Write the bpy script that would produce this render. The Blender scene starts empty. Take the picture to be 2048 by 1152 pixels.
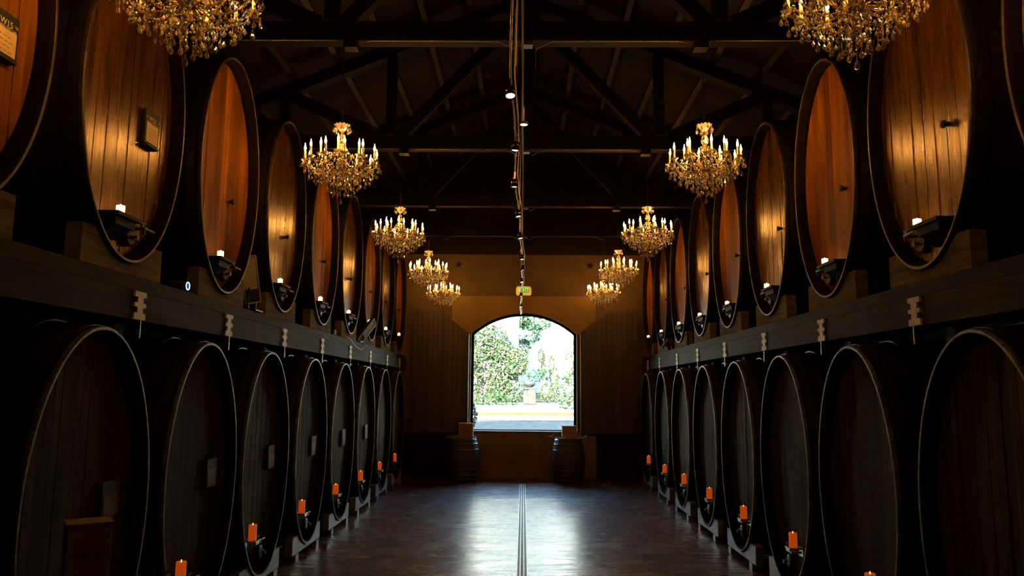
import bpy, bmesh, math, random
from mathutils import Vector, Matrix, noise
PI = math.pi
rnd = random.Random(7)
COL = bpy.context.scene.collection
SC = bpy.context.scene

# ---------------------------------------------------------------- materials
def new_mat(name):
    m = bpy.data.materials.new(name); m.use_nodes = True
    nt = m.node_tree; nt.nodes.clear()
    out = nt.nodes.new('ShaderNodeOutputMaterial')
    b = nt.nodes.new('ShaderNodeBsdfPrincipled')
    nt.links.new(b.outputs[0], out.inputs[0])
    return m, nt, b, out

def N(nt, kind, **kw):
    n = nt.nodes.new(kind)
    for k, v in kw.items():
        if k in n.inputs.keys(): n.inputs[k].default_value = v
        else: setattr(n, k, v)
    return n

def ramp(nt, fac, stops):
    r = nt.nodes.new('ShaderNodeValToRGB')
    el = r.color_ramp.elements
    while len(el) < len(stops): el.new(0.5)
    for e, (p, c) in zip(el, stops):
        e.position = p; e.color = (c[0], c[1], c[2], 1)
    nt.links.new(fac, r.inputs[0]); return r

def mult(nt, a, b, t='MULTIPLY', fac=1.0):
    m = nt.nodes.new('ShaderNodeMix'); m.data_type = 'RGBA'; m.blend_type = t
    m.inputs[0].default_value = fac
    nt.links.new(a, m.inputs[6]); nt.links.new(b, m.inputs[7]); return m.outputs[2]

def coords(nt, scale=(1, 1, 1), rot=(0, 0, 0), kind='Object'):
    tc = nt.nodes.new('ShaderNodeTexCoord'); mp = nt.nodes.new('ShaderNodeMapping')
    mp.inputs['Scale'].default_value = scale; mp.inputs['Rotation'].default_value = rot
    nt.links.new(tc.outputs[kind], mp.inputs[0]); return mp.outputs[0]

def bump(nt, b, h, strength=.3, dist=.01):
    n = nt.nodes.new('ShaderNodeBump'); n.inputs['Strength'].default_value = strength
    n.inputs['Distance'].default_value = dist
    nt.links.new(h, n.inputs['Height']); nt.links.new(n.outputs[0], b.inputs['Normal'])

def plain(name, col, rough=.5, metal=0, var=.15, scale=8, bmp=.1):
    m, nt, b, o = new_mat(name)
    v = coords(nt)
    no = N(nt, 'ShaderNodeTexNoise', Scale=scale, Detail=5.0); nt.links.new(v, no.inputs['Vector'])
    lo = tuple(c * (1 - var) for c in col); hi = tuple(min(1, c * (1 + var)) for c in col)
    r = ramp(nt, no.outputs[0], [(.3, lo), (.7, hi)])
    nt.links.new(r.outputs[0], b.inputs['Base Color'])
    b.inputs['Roughness'].default_value = rough; b.inputs['Metallic'].default_value = metal
    if bmp: bump(nt, b, no.outputs[0], bmp, .004)
    return m

def wood(name, lo, hi, rough=.45, grain_axis='Z', board=None, board_axis='Y', rvar=.12, bmp=.25, spec=.5, gscale=1.0, rand=.25, kind='Object', tonevar=.45, stint=None):
    """Wood with grain along grain_axis; boards of width `board` across board_axis get their own tone."""
    m, nt, b, o = new_mat(name)
    sc = {'X': (1.2, 22, 22), 'Y': (22, 1.2, 22), 'Z': (22, 22, 1.2)}[grain_axis]
    sc = tuple(s * gscale for s in sc)
    tc = nt.nodes.new('ShaderNodeTexCoord')
    oi = nt.nodes.new('ShaderNodeObjectInfo')
    sep = nt.nodes.new('ShaderNodeSeparateXYZ'); nt.links.new(tc.outputs[kind], sep.inputs[0])
    off = N(nt, 'ShaderNodeVectorMath', operation='ADD')
    nt.links.new(tc.outputs[kind], off.inputs[0])
    tone = None
    comb = nt.nodes.new('ShaderNodeCombineXYZ')
    rm = N(nt, 'ShaderNodeMath', operation='MULTIPLY'); nt.links.new(oi.outputs['Random'], rm.inputs[0]); rm.inputs[1].default_value = 37.0
    if board:
        d = N(nt, 'ShaderNodeMath', operation='DIVIDE'); nt.links.new(sep.outputs[board_axis], d.inputs[0]); d.inputs[1].default_value = board
        fl = N(nt, 'ShaderNodeMath', operation='FLOOR'); nt.links.new(d.outputs[0], fl.inputs[0])
        ad = N(nt, 'ShaderNodeMath', operation='ADD'); nt.links.new(fl.outputs[0], ad.inputs[0]); nt.links.new(rm.outputs[0], ad.inputs[1])
        wn = N(nt, 'ShaderNodeTexWhiteNoise', noise_dimensions='1D'); nt.links.new(ad.outputs[0], wn.inputs['W'])
        tone = wn.outputs['Value']
        k = N(nt, 'ShaderNodeMath', operation='MULTIPLY'); nt.links.new(tone, k.inputs[0]); k.inputs[1].default_value = 9.0
        for i in range(3): nt.links.new(k.outputs[0], comb.inputs[i])
    else:
        for i in range(3): nt.links.new(rm.outputs[0], comb.inputs[i])
    nt.links.new(comb.outputs[0], off.inputs[1])
    mp = nt.nodes.new('ShaderNodeMapping'); mp.inputs['Scale'].default_value = sc
    nt.links.new(off.outputs[0], mp.inputs[0])
    n1 = N(nt, 'ShaderNodeTexNoise', Scale=1.0, Detail=6.0, Roughness=.65, Distortion=.6); nt.links.new(mp.outputs[0], n1.inputs['Vector'])
    r = ramp(nt, n1.outputs[0], [(.28, lo), (.5, tuple((a + c) / 2 for a, c in zip(lo, hi))), (.75, hi)])
    colr = r.outputs[0]
    n2 = N(nt, 'ShaderNodeTexNoise', Scale=1.7, Detail=3.0); nt.links.new(off.outputs[0], n2.inputs['Vector'])
    r2 = ramp(nt, n2.outputs[0], [(.3, (.62, .6, .56)), (.7, (1.2, 1.2, 1.2))])
    colr = mult(nt, colr, r2.outputs[0])
    if tone:
        r3 = ramp(nt, tone, [(0, (1 - tonevar,) * 3), (1, (1.15, 1.12, 1.05))])
        colr = mult(nt, colr, r3.outputs[0])
    if rand:
        r4 = ramp(nt, oi.outputs['Random'], [(0, (1 - rand,) * 3), (1, (1 + rand * .4,) * 3)])
        colr = mult(nt, colr, r4.outputs[0])
    nt.links.new(colr, b.inputs['Base Color'])
    mr = N(nt, 'ShaderNodeMapRange'); nt.links.new(n1.outputs[0], mr.inputs[0])
    mr.inputs[3].default_value = max(.05, rough - rvar); mr.inputs[4].default_value = rough + rvar
    nt.links.new(mr.outputs[0], b.inputs['Roughness'])
    b.inputs['Specular IOR Level'].default_value = spec
    if stint: b.inputs['Specular Tint'].default_value = (*stint, 1)
    bump(nt, b, n1.outputs[0], bmp, .004)
    return m

def emis(name, col, strength, base=(.8, .6, .4)):
    m, nt, b, o = new_mat(name)
    b.inputs['Base Color'].default_value = (*base, 1)
    b.inputs['Emission Color'].default_value = (*col, 1)
    b.inputs['Emission Strength'].default_value = strength
    return m

def glass(name, tint=(1, .96, .9), rough=.02, ior=1.5, milk=.0):
    m, nt, b, o = new_mat(name)
    b.inputs['Base Color'].default_value = (*tint, 1)
    b.inputs['Roughness'].default_value = rough
    b.inputs['Transmission Weight'].default_value = 1 - milk
    b.inputs['IOR'].default_value = ior
    return m

M = {}
M['head_gold'] = wood('oak_head_golden', (.055, .019, .0015), (.16, .066, .005), rough=.28, board=.137, board_axis='Y', bmp=.5, spec=.6, rvar=.08, stint=(1, .62, .22))
M['head_red'] = wood('oak_head_red', (.13, .042, .003), (.29, .108, .008), rough=.55, board=.137, board_axis='Y', bmp=.2, spec=.05, rvar=.08)
M['head_pale'] = wood('oak_head_shaded', (.020, .0145, .0055), (.095, .075, .034), rough=.8, board=.137, board_axis='Y', bmp=.3, spec=.04)  # lower row heads: the deep shade down there is put into the colour
M['stave'] = wood('oak_stave_dark', (.006, .004, .002), (.017, .010, .005), rough=.8, grain_axis='X', bmp=.3, spec=.03)
M['chime'] = wood('oak_chime', (.10, .062, .033), (.26, .18, .11), rough=.5, grain_axis='X', bmp=.3)
M['hoop'] = plain('hoop_iron', (.035, .03, .028), .45, .8, .3, 20)
M['beam'] = wood('rack_beam_wood', (.008, .006, .0015), (.046, .037, .010), rough=.7, grain_axis='Y', bmp=1.0, gscale=.8, spec=.05)
M['cradle'] = wood('cradle_wood', (.045, .034, .009), (.18, .145, .045), rough=.8, spec=.03, grain_axis='Y', bmp=.4)
M['cradle_blue'] = wood('cradle_grey_wood', (.12, .13, .13), (.26, .28, .28), rough=.5, grain_axis='Y', bmp=.3)
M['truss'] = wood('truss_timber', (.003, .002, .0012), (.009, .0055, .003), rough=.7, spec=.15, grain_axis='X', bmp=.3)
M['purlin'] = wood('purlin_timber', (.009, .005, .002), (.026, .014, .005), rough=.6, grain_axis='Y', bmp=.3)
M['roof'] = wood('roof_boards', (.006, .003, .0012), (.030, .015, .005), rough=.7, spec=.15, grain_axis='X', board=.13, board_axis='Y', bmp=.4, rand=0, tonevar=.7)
M['shutter'] = wood('shutter_boards', (.022, .011, .0035), (.075, .038, .013), rough=.5, grain_axis='Z', board=.115, board_axis='X', bmp=.3, tonevar=.55)
M['dark_wood'] = wood('dark_wood', (.006, .004, .002), (.02, .012, .006), rough=.6, spec=.08, grain_axis='Z')
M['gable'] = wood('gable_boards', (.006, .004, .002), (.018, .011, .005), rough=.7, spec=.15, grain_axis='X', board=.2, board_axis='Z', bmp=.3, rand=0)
M['iron'] = plain('black_iron', (.010, .009, .008), .45, .4, .2, 20)
M['steel'] = plain('galvanised_steel', (.42, .40, .34), .42, .9, .2, 30, .2)
M['plate'] = plain('joint_plate_steel', (.42, .37, .20), .6, .1, .25, 25, .25)
M['copper'] = plain('copper_brass', (.20, .10, .05), .22, 1, .1, 20, 0)
M['conduit'] = plain('conduit_metal', (.30, .20, .11), .35, .9, .15, 14, .1)
M['black'] = plain('black_plastic', (.010, .010, .010), .75, 0, .1, 20)
M['paper'] = plain('cream_paper', (.72, .52, .25), .7, 0, .08, 14)
M['tag_paper'] = plain('brown_tag_paper', (.11, .055, .018), .8, 0, .08, 14)
M['letter'] = plain('cream_lettering', (.75, .62, .36), .6, 0, .05, 14, 0)
M['card'] = plain('brown_card_box', (.34, .19, .09), .65, 0, .1, 12)
M['card_edge'] = plain('pale_card_edge', (.75, .72, .66), .6, 0, .05, 12)
M['ink'] = plain('dark_ink', (.03, .015, .01), .6, 0, .05, 12, 0)
M['vine_wood'] = wood('vine_wood', (.16, .09, .05), (.42, .27, .16), rough=.6, grain_axis='X', bmp=.4)
M['barrel'] = wood('barrel_stave', (.03, .020, .012), (.10, .065, .038), rough=.5, grain_axis='Z', bmp=.3)
M['barrel_hoop'] = plain('barrel_hoop', (.10, .13, .15), .35, .8, .3, 20)
M['crystal'] = glass('cut_crystal', (1, .90, .68), .03, 1.55, .46)
M['crystal_drop'] = glass('crystal_drop_glass', (1, .90, .68), .01, 1.6, .26)
M['crystal_arm'] = glass('glass_arm', (1, .80, .48), .06, 1.5, .22)
M['sleeve'] = plain('candle_sleeve', (.85, .66, .42), .5, 0, .06, 14, 0)
M['brass'] = plain('brass', (.75, .45, .16), .25, 1, .1, 20, 0)
M['bulb'] = emis('lit_flame_bulb', (1.0, .43, .085), 290)
M['wax_upper'] = emis('glowing_cream_wax', (1.0, .62, .28), 3.4, (.9, .75, .5))
M['wax_lower'] = emis('glowing_orange_wax', (1.0, .12, .008), .33, (.5, .13, .02))
M['flame'] = emis('flame', (1.0, .5, .16), 300)
M['flame_low'] = emis('flame_low', (1.0, .45, .15), 3)
M['exit_gold'] = emis('exit_lit_gold', (1.0, .50, .06), .55, (.7, .4, .05))
M['exit_green'] = emis('exit_lit_green', (.02, .55, .10), .6, (.02, .3, .05))
M['exit_letter'] = emis('exit_lit_letter', (.75, .8, .15), .8, (.6, .6, .1))
M['blue_led'] = emis('blue_led', (.25, .5, 1.0), 3.5)
M['spot_lens'] = emis('lit_spot_lens', (1.0, .62, .38), 9)
M['puck_lens'] = emis('lit_puck_lens', (1.0, .9, .7), 1.2)
M['flood_panel'] = plain('floodlight_glass', (.30, .33, .24), .25, 0, .08, 10, 0)

# plaster: warm ochre
def plaster(name, lo, hi):
    m, nt, b, o = new_mat(name)
    v = coords(nt)
    n1 = N(nt, 'ShaderNodeTexNoise', Scale=1.3, Detail=8.0, Roughness=.6); nt.links.new(v, n1.inputs['Vector'])
    n2 = N(nt, 'ShaderNodeTexNoise', Scale=40.0, Detail=3.0); nt.links.new(v, n2.inputs['Vector'])
    r = ramp(nt, n1.outputs[0], [(.3, lo), (.72, hi)])
    nt.links.new(r.outputs[0], b.inputs['Base Color']); b.inputs['Roughness'].default_value = .75
    bump(nt, b, n2.outputs[0], .15, .004)
    return m
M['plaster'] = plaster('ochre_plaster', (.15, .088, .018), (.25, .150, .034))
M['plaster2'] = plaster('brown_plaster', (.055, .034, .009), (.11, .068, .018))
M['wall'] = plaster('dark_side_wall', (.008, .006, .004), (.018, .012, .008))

# polished concrete floor
def floor_mat():
    m, nt, b, o = new_mat('polished_concrete')
    v = coords(nt)
    n1 = N(nt, 'ShaderNodeTexNoise', Scale=.9, Detail=9.0, Roughness=.62, Distortion=1.2); nt.links.new(v, n1.inputs['Vector'])
    r = ramp(nt, n1.outputs[0], [(.3, (.030, .012, .008)), (.5, (.060, .023, .014)), (.72, (.105, .046, .028))])
    v2 = coords(nt, (.55, 1.9, 1))
    n2 = N(nt, 'ShaderNodeTexNoise', Scale=1.5, Detail=9.0, Roughness=.7, Distortion=1.6); nt.links.new(v2, n2.inputs['Vector'])
    # pale trowel scuffs
    vo = N(nt, 'ShaderNodeTexVoronoi', feature='DISTANCE_TO_EDGE', Scale=1.6)
    mx = N(nt, 'ShaderNodeMix', data_type='RGBA'); mx.inputs[0].default_value = .35
    nt.links.new(v, mx.inputs[6]); nt.links.new(n2.outputs[1], mx.inputs[7]); nt.links.new(mx.outputs[2], vo.inputs['Vector'])
    r2 = ramp(nt, vo.outputs[0], [(0, (1.6, 1.5, 1.4)), (.03, (1, 1, 1))])
    nt.links.new(mult(nt, r.outputs[0], r2.outputs[0], fac=.6), b.inputs['Base Color'])
    rr = ramp(nt, n2.outputs[0], [(.3, (.17,) * 3), (.55, (.28,) * 3), (.75, (.46,) * 3)])
    nt.links.new(rr.outputs[0], b.inputs['Roughness'])
    v3 = coords(nt, (1.0, 7.0, 1))
    n3 = N(nt, 'ShaderNodeTexNoise', Scale=2.2, Detail=6.0, Roughness=.6, Distortion=.4); nt.links.new(v3, n3.inputs['Vector'])
    bump(nt, b, n3.outputs[0], .22, .012)
    b.inputs['Specular IOR Level'].default_value = .26
    b.inputs['Coat Weight'].default_value = .40; b.inputs['Coat Roughness'].default_value = .58; b.inputs['Coat IOR'].default_value = 1.45
    return m
M['floor'] = floor_mat()

# ---------------------------------------------------------------- mesh helpers
class MB:
    def __init__(s): s.bm = bmesh.new()
    def face(s, pts):
        vs = [s.bm.verts.new(p) for p in pts]
        try: return s.bm.faces.new(vs)
        except ValueError: return None
    def box(s, c, d, rot=None, bev=0):
        x, y, z = (k / 2 for k in d)
        co = [(-x, -y, -z), (x, -y, -z), (x, y, -z), (-x, y, -z), (-x, -y, z), (x, -y, z), (x, y, z), (-x, y, z)]
        mt = Matrix.Translation(c) @ (rot.to_4x4() if rot else Matrix.Identity(4))
        vs = [s.bm.verts.new(mt @ Vector(p)) for p in co]
        fs = [s.bm.faces.new([vs[i] for i in f]) for f in ((0, 3, 2, 1), (4, 5, 6, 7), (0, 1, 5, 4), (1, 2, 6, 5), (2, 3, 7, 6), (3, 0, 4, 7))]
        if bev:
            es = list({e for f in fs for e in f.edges})
            bmesh.ops.bevel(s.bm, geom=es, offset=bev, segments=1, affect='EDGES')
        return s
    def bar(s, a, b, w, h, up=(0, 0, 1), bev=0):
        a, b = Vector(a), Vector(b); d = b - a; L = d.length; x = d.normalized()
        y = Vector(up).cross(x)
        if y.length < 1e-4: y = Vector((0, 1, 0)).cross(x)
        y.normalize(); z = x.cross(y)
        return s.box((a + b) / 2, (L, w, h), Matrix((x, y, z)).transposed(), bev)
    def tube(s, pts, r, n=8, cap=True, closed=False):
        pts = [Vector(p) for p in pts]; rs = r if isinstance(r, (list, tuple)) else [r] * len(pts)
        rings = []; prev = None
        for i, p in enumerate(pts):
            if closed: t = pts[(i + 1) % len(pts)] - pts[i - 1]
            else: t = pts[min(i + 1, len(pts) - 1)] - pts[max(i - 1, 0)]
            t.normalize()
            if prev is None:
                u = t.cross(Vector((0, 0, 1)))
                if u.length < .05: u = t.cross(Vector((1, 0, 0)))
            else:
                u = prev - t * prev.dot(t)
            u.normalize(); prev = u; w = t.cross(u)
            rings.append([s.bm.verts.new(p + (u * math.cos(2 * PI * k / n) + w * math.sin(2 * PI * k / n)) * rs[i]) for k in range(n)])
        m = len(rings)
        for i in range(m if closed else m - 1):
            A, B = rings[i], rings[(i + 1) % m]
            for k in range(n): s.bm.faces.new((A[k], A[(k + 1) % n], B[(k + 1) % n], B[k]))
        if cap and not closed:
            s.bm.faces.new(rings[0][::-1]); s.bm.faces.new(rings[-1])
        return s
    def lathe(s, prof, n=12, c=(0, 0, 0), axis='Z', cap=True):
        c = Vector(c); rings = []
        for r, h in prof:
            ring = []
            for k in range(n):
                a = 2 * PI * k / n
                p = (r * math.cos(a), r * math.sin(a), h)
                if axis == 'X': p = (h, r * math.cos(a), r * math.sin(a))
                if axis == 'Y': p = (r * math.cos(a), h, r * math.sin(a))
                ring.append(s.bm.verts.new(c + Vector(p)))
            rings.append(ring)
        for A, B in zip(rings, rings[1:]):
            for k in range(n): s.bm.faces.new((A[k], A[(k + 1) % n], B[(k + 1) % n], B[k]))
        if cap:
            s.bm.faces.new(rings[0][::-1]); s.bm.faces.new(rings[-1])
        return s
    def prism(s, poly, a, b, axis='Y'):
        """poly of 2-D points extruded from a to b along axis. axis Y: poly is (x,z); axis X: poly is (y,z); Z: (x,y)"""
        def P(q, t): return {'Y': (q[0], t, q[1]), 'X': (t, q[0], q[1]), 'Z': (q[0], q[1], t)}[axis]
        A = [s.bm.verts.new(P(q, a)) for q in poly]; B = [s.bm.verts.new(P(q, b)) for q in poly]
        s.bm.faces.new(A); s.bm.faces.new(B[::-1]); n = len(poly)
        for i in range(n): s.bm.faces.new((A[i], B[i], B[(i + 1) % n], A[(i + 1) % n]))
        return s
    def build(s, name, mat, parent=None, smooth=False, loc=None, normals=True):
        if normals: bmesh.ops.recalc_face_normals(s.bm, faces=s.bm.faces[:])
        me = bpy.data.meshes.new(name); s.bm.to_mesh(me); s.bm.free()
        if smooth:
            for p in me.polygons: p.use_smooth = True
        me.materials.append(mat)
        o = bpy.data.objects.new(name, me); COL.objects.link(o)
        if parent: o.parent = parent
        if loc: o.location = loc
        return o

def obj_from(name, me, parent=None, loc=(0, 0, 0), rot=(0, 0, 0), scale=(1, 1, 1)):
    o = bpy.data.objects.new(name, me); COL.objects.link(o)
    o.parent = parent; o.location = loc; o.rotation_euler = rot; o.scale = scale
    return o

def tag(o, label=None, cat=None, group=None, kind=None):
    if label: o['label'] = label
    if cat: o['category'] = cat
    if group: o['group'] = group
    if kind: o['kind'] = kind
    return o

def empty(name, loc=(0, 0, 0), rz=0, label=None, cat=None, group=None):
    o = bpy.data.objects.new(name, None); COL.objects.link(o)
    o.empty_display_size = .1
    o.location = loc; o.rotation_euler = (0, 0, rz)
    return tag(o, label, cat, group)

def struct(o): o['kind'] = 'structure'; return o

CH = {}
def copy_tree(o, parent=None):
    c = o.copy(); COL.objects.link(c); c.parent = parent
    for ch in CHILD.get(o.name, []): copy_tree(ch, c)
    return c
CHILD = {}
def index_children():
    CHILD.clear()
    for o in bpy.data.objects:
        if o.parent: CHILD.setdefault(o.parent.name, []).append(o)

ORD = ['nearest', 'second', 'third', 'fourth', 'fifth', 'sixth', 'seventh', 'eighth', 'ninth']

# ================================================================ THE SETTING
XW = 4.75; YB = -4.0; YF = 17.0
def roof_z(x): return 7.72 - .41 * abs(x)
struct(MB().box((0, (YB + YF) / 2 + .2, -.1), (2 * XW + .4, YF - YB + .8, .2)).build('floor', M['floor']))
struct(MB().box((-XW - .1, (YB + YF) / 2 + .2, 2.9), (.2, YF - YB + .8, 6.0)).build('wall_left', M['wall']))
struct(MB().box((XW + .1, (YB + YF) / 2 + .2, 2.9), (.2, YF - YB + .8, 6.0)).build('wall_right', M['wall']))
struct(MB().prism([(-XW, 0), (XW, 0), (XW, roof_z(XW)), (0, roof_z(0)), (-XW, roof_z(XW))], YB - .2, YB).build('wall_front', M['wall']))
# arch: opening half width 1.24, spring z 3.18, crown 3.66
AX0, AX1, SILL, SPR, CRN = -1.19, 1.21, .985, 3.19, 3.66
ACX = (AX0 + AX1) / 2; AHW = (AX1 - AX0) / 2
AR = (AHW ** 2 + (CRN - SPR) ** 2) / (2 * (CRN - SPR))
def arch_pts(n=24, off=0.0):
    """arc from left spring to right spring (segmental arch)"""
    th = math.asin(AHW / AR); R = AR + off; cz = CRN - AR
    return [(ACX + R * math.sin(-th + 2 * th * i / n), cz + R * math.cos(-th + 2 * th * i / n)) for i in range(n + 1)]
def wall_with_arch(mb, x0, x1, z0, ztop, y0, y1):
    """solid wall slab with the arched opening, ztop(x) gives the top"""
    mb.box(((x0 + AX0) / 2, (y0 + y1) / 2, (z0 + 5.0) / 2), (AX0 - x0, y1 - y0, 5.0 - z0))
    mb.box(((x1 + AX1) / 2, (y0 + y1) / 2, (z0 + 5.0) / 2), (x1 - AX1, y1 - y0, 5.0 - z0))
    if SILL > z0: mb.box((ACX, (y0 + y1) / 2, (z0 + SILL) / 2), (AX1 - AX0, y1 - y0, SILL - z0))
    ap = arch_pts()
    mb.prism([(AX0, 5.0)] + ap + [(AX1, 5.0)], y0, y1)
wb = MB(); wall_with_arch(wb, -XW, XW, 0, None, YF, YF + .38)
struct(wb.build('wall_back', M['plaster2']))
struct(MB().prism([(-XW, 5.0), (XW, 5.0), (XW, roof_z(XW)), (0, roof_z(0)), (-XW, roof_z(XW))], YF - .02, YF + .38).build('trim_1', M['gable']))
# roof: two slopes, children purlins
rf = MB()
for s in (-1, 1):
    a = (0, roof_z(0)); b = (s * (XW + .5), roof_z(XW + .5))
    rf.prism([a, b, (b[0], b[1] + .12), (0, a[1] + .12)], YB - .3, YF + .5)
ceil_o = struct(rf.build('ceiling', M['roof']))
for s in (-1, 1):
    for i in range(8):
        x = .18 + i * .62
        z = roof_z(x) - .075
        ang = math.atan(.41) * s
        p = MB(); p.box((s * x, (YB + YF) / 2, z), (.075, YF - YB, .13), Matrix.Rotation(ang, 3, 'Y'))
        p.build('purlin', M['purlin'], ceil_o)
# plaster surround of the arch
sp = MB(); ap = arch_pts()
sp.prism([(-1.62, 4.03), (-1.62, 3.47), (AX0 - .04, SPR - .02)] + ap + [(AX1 + .04, SPR - .02), (1.63, 3.47), (1.63, 4.03)], YF - .075, YF + .0)
struct(sp.build('trim_2', M['plaster']))
# ochre panel under the window
struct(MB().box((.01, YF - .03, SILL / 2 - .005), (3.2, .06, SILL - .01)).build('trim_3', M['plaster']))
# raised frame above the arch
fr = MB()
for c, d in (((0.02, 16.985, 4.635), (2.62, .03, .035)), ((-1.28, 16.985, 4.34), (.035, .03, .6)), ((1.32, 16.985, 4.34), (.035, .03, .6))): fr.box(c, d)
struct(fr.build('trim_4', M['plaster2']))
# dark wainscot both sides
struct(MB().box((-3.2, YF - .03, .48), (3.1, .06, .96)).build('baseboard_left', M['dark_wood']))
struct(MB().box((3.2, YF - .03, .48), (3.1, .06, .96)).build('baseboard_right', M['dark_wood']))

# window: frame, glass
win = struct(empty('window_1', (ACX, YF + .25, SILL)))
fm = MB()
inn = arch_pts(24, -.055)
out = arch_pts(24, 0)
for i in range(24):
    fm.prism([(out[i][0] - ACX, out[i][1] - SILL), (out[i + 1][0] - ACX, out[i + 1][1] - SILL), (inn[i + 1][0] - ACX, inn[i + 1][1] - SILL), (inn[i][0] - ACX, inn[i][1] - SILL)], -.03, .03)
fm.box((-AHW + .03, 0, (SPR - SILL) / 2), (.06, .06, SPR - SILL)); fm.box((AHW - .03, 0, (SPR - SILL) / 2), (.06, .06, SPR - SILL))
fm.box((0, 0, .022), (2 * AHW - .12, .06, .044))
fm.build('window_frame', M['dark_wood'], win)
pm, nt, b, o = new_mat('window_pane')
lw = N(nt, 'ShaderNodeLayerWeight', Blend=.2); tr = N(nt, 'ShaderNodeBsdfTransparent'); gl = N(nt, 'ShaderNodeBsdfGlossy', Roughness=.02)
tr.inputs[0].default_value = (.95, .98, .95, 1)
mxs = N(nt, 'ShaderNodeMixShader'); nt.links.new(lw.outputs['Fresnel'], mxs.inputs[0]); nt.links.new(tr.outputs[0], mxs.inputs[1]); nt.links.new(gl.outputs[0], mxs.inputs[2])
nt.links.new(mxs.outputs[0], o.inputs[0])
g = MB(); g.prism([(-AHW + .05, .04), (AHW - .05, .04)] + [(p[0] - ACX, p[1] - SILL) for p in inn[::-1]], -.004, .004)
g.build('window_glass', pm, win)
g = MB(); g.box((0, -.15, .012), (2 * AHW - .01, .36, .024)); g.build('window_sill', M['plaster'], win)
g = MB()
lip = arch_pts(24, -.02); lo2 = arch_pts(24, .018)
for i in range(24):
    g.prism([(lo2[i][0] - ACX, lo2[i][1] - SILL), (lo2[i + 1][0] - ACX, lo2[i + 1][1] - SILL), (lip[i + 1][0] - ACX, lip[i + 1][1] - SILL), (lip[i][0] - ACX, lip[i][1] - SILL)], -.345, -.325)
g.build('window_trim', M['plaster'], win)

# sliding shutters left and right of the window
def shutter(x0, x1, inner, label):
    r = empty('window_shutter', ((x0 + x1) / 2, YF - .07, .97), 0, label, 'shutter')
    w = x1 - x0; h = 3.69 - .97; mb = MB(); k = 0; n = round(w / .115)
    for i in range(n):
        xa = -w / 2 + i * w / n; xb = xa + w / n - .004
        def top(x):
            d = (w / 2 - x) if inner > 0 else (x + w / 2)     # distance from the window side
            return h - max(0, .36 - d) * .80 if d < .36 else h
        def tp(x):
            d = (w / 2 - x) if inner > 0 else (x + w / 2)
            return min(h, 2.21 + d * .80)
        mb.prism([(xa, 0), (xb, 0), (xb, tp(xb)), (xa, tp(xa))], -.02, .02 + .006 * (i % 2))
    mb.build('board_panel', M['shutter'], r)
    e = MB(); xe = w / 2 + .006 if inner > 0 else -w / 2 - .006
    e.box((xe, 0, 2.2 / 2), (.012, .07, 2.2)); e.build('edge_strip', M['steel'], r)
    t = MB(); t.box((0, .0, -.02), (w, .06, .04)); t.build('bottom_rail', M['dark_wood'], r)
    return r
shutter(-2.50, -1.235, 1, 'vertical board wooden shutter on the back wall left of the arched window')
shutter(1.29, 2.58, -1, 'vertical board wooden shutter on the back wall right of the arched window')

# ================================================================ ROOF TRUSSES
TY = [.35, 3.65, 6.86, 10.12, 13.38, 16.05]
def truss():
    r = empty('roof_truss', (0, 0, 0))
    w = .15
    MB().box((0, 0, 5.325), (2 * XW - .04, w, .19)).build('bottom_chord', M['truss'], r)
    tz = lambda x: roof_z(x) - .26
    for s in (-1, 1):
        MB().bar((0, 0, tz(0)), (s * (XW - .1), 0, tz(XW - .1)), w, .17, up=(0, 1, 0) if 0 else (0, 0, 1)).build('top_chord', M['truss'], r)
        for x in (1.88, 3.38):
            MB().box((s * x, 0, (5.42 + tz(x)) / 2), (.13, .13, tz(x) - 5.42 - .06)).build('truss_post', M['truss'], r)
        MB().bar((s * .12, 0, tz(.1) - .25), (s * 1.75, 0, 5.42), .12, .15).build('diagonal_brace', M['truss'], r)
        MB().bar((s * 2.0, 0, 5.42), (s * 3.3, 0, tz(3.3) - .1), .12, .15).build('diagonal_brace', M['truss'], r)
        MB().tube([(s * .10, -.09, 5.13), (s * .25, -.09, 5.21), (s * .8, -.09, 5.215), (s * 1.45, -.09, 5.215), (s * 1.6, -.09, 5.20)], .0062, 6).build('conduit', M['conduit'], r, True)
        MB().box((s * 1.68, -.02, 5.19), (.13, .12, .06)).build('hanger_bracket', M['iron'], r)
        MB().tube([(s * 1.8, -.09, 5.22), (s * 4.4, -.09, 5.22)], .004, 6).build('conduit', M['conduit'], r, True)
    MB().box((0.07, 0, 6.4), (.14, .13, 1.95)).build('king_post', M['truss'], r)
    for x in (.2, .32, -.2, -.32, -1.7, 1.7):
        q = MB()
        for z in (5.29, 5.36): q.lathe([(.014, -.012), (.014, 0)], 8, (x, -.075, z), 'Y')
        q.build('bolt', M['iron'], r)
    j = MB(); j.box((0.02, -.03, 5.20), (.10, .09, .03)); j.build('junction_box', M['conduit'], r)
    return r
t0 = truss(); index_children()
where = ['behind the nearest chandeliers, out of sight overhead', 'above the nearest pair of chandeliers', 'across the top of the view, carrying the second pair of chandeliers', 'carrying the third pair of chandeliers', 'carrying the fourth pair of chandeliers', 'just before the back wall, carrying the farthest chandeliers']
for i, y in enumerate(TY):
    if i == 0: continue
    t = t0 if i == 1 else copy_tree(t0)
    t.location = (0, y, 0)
    tag(t, 'dark timber roof truss ' + where[i], 'roof truss', 'roof trusses')

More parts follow.
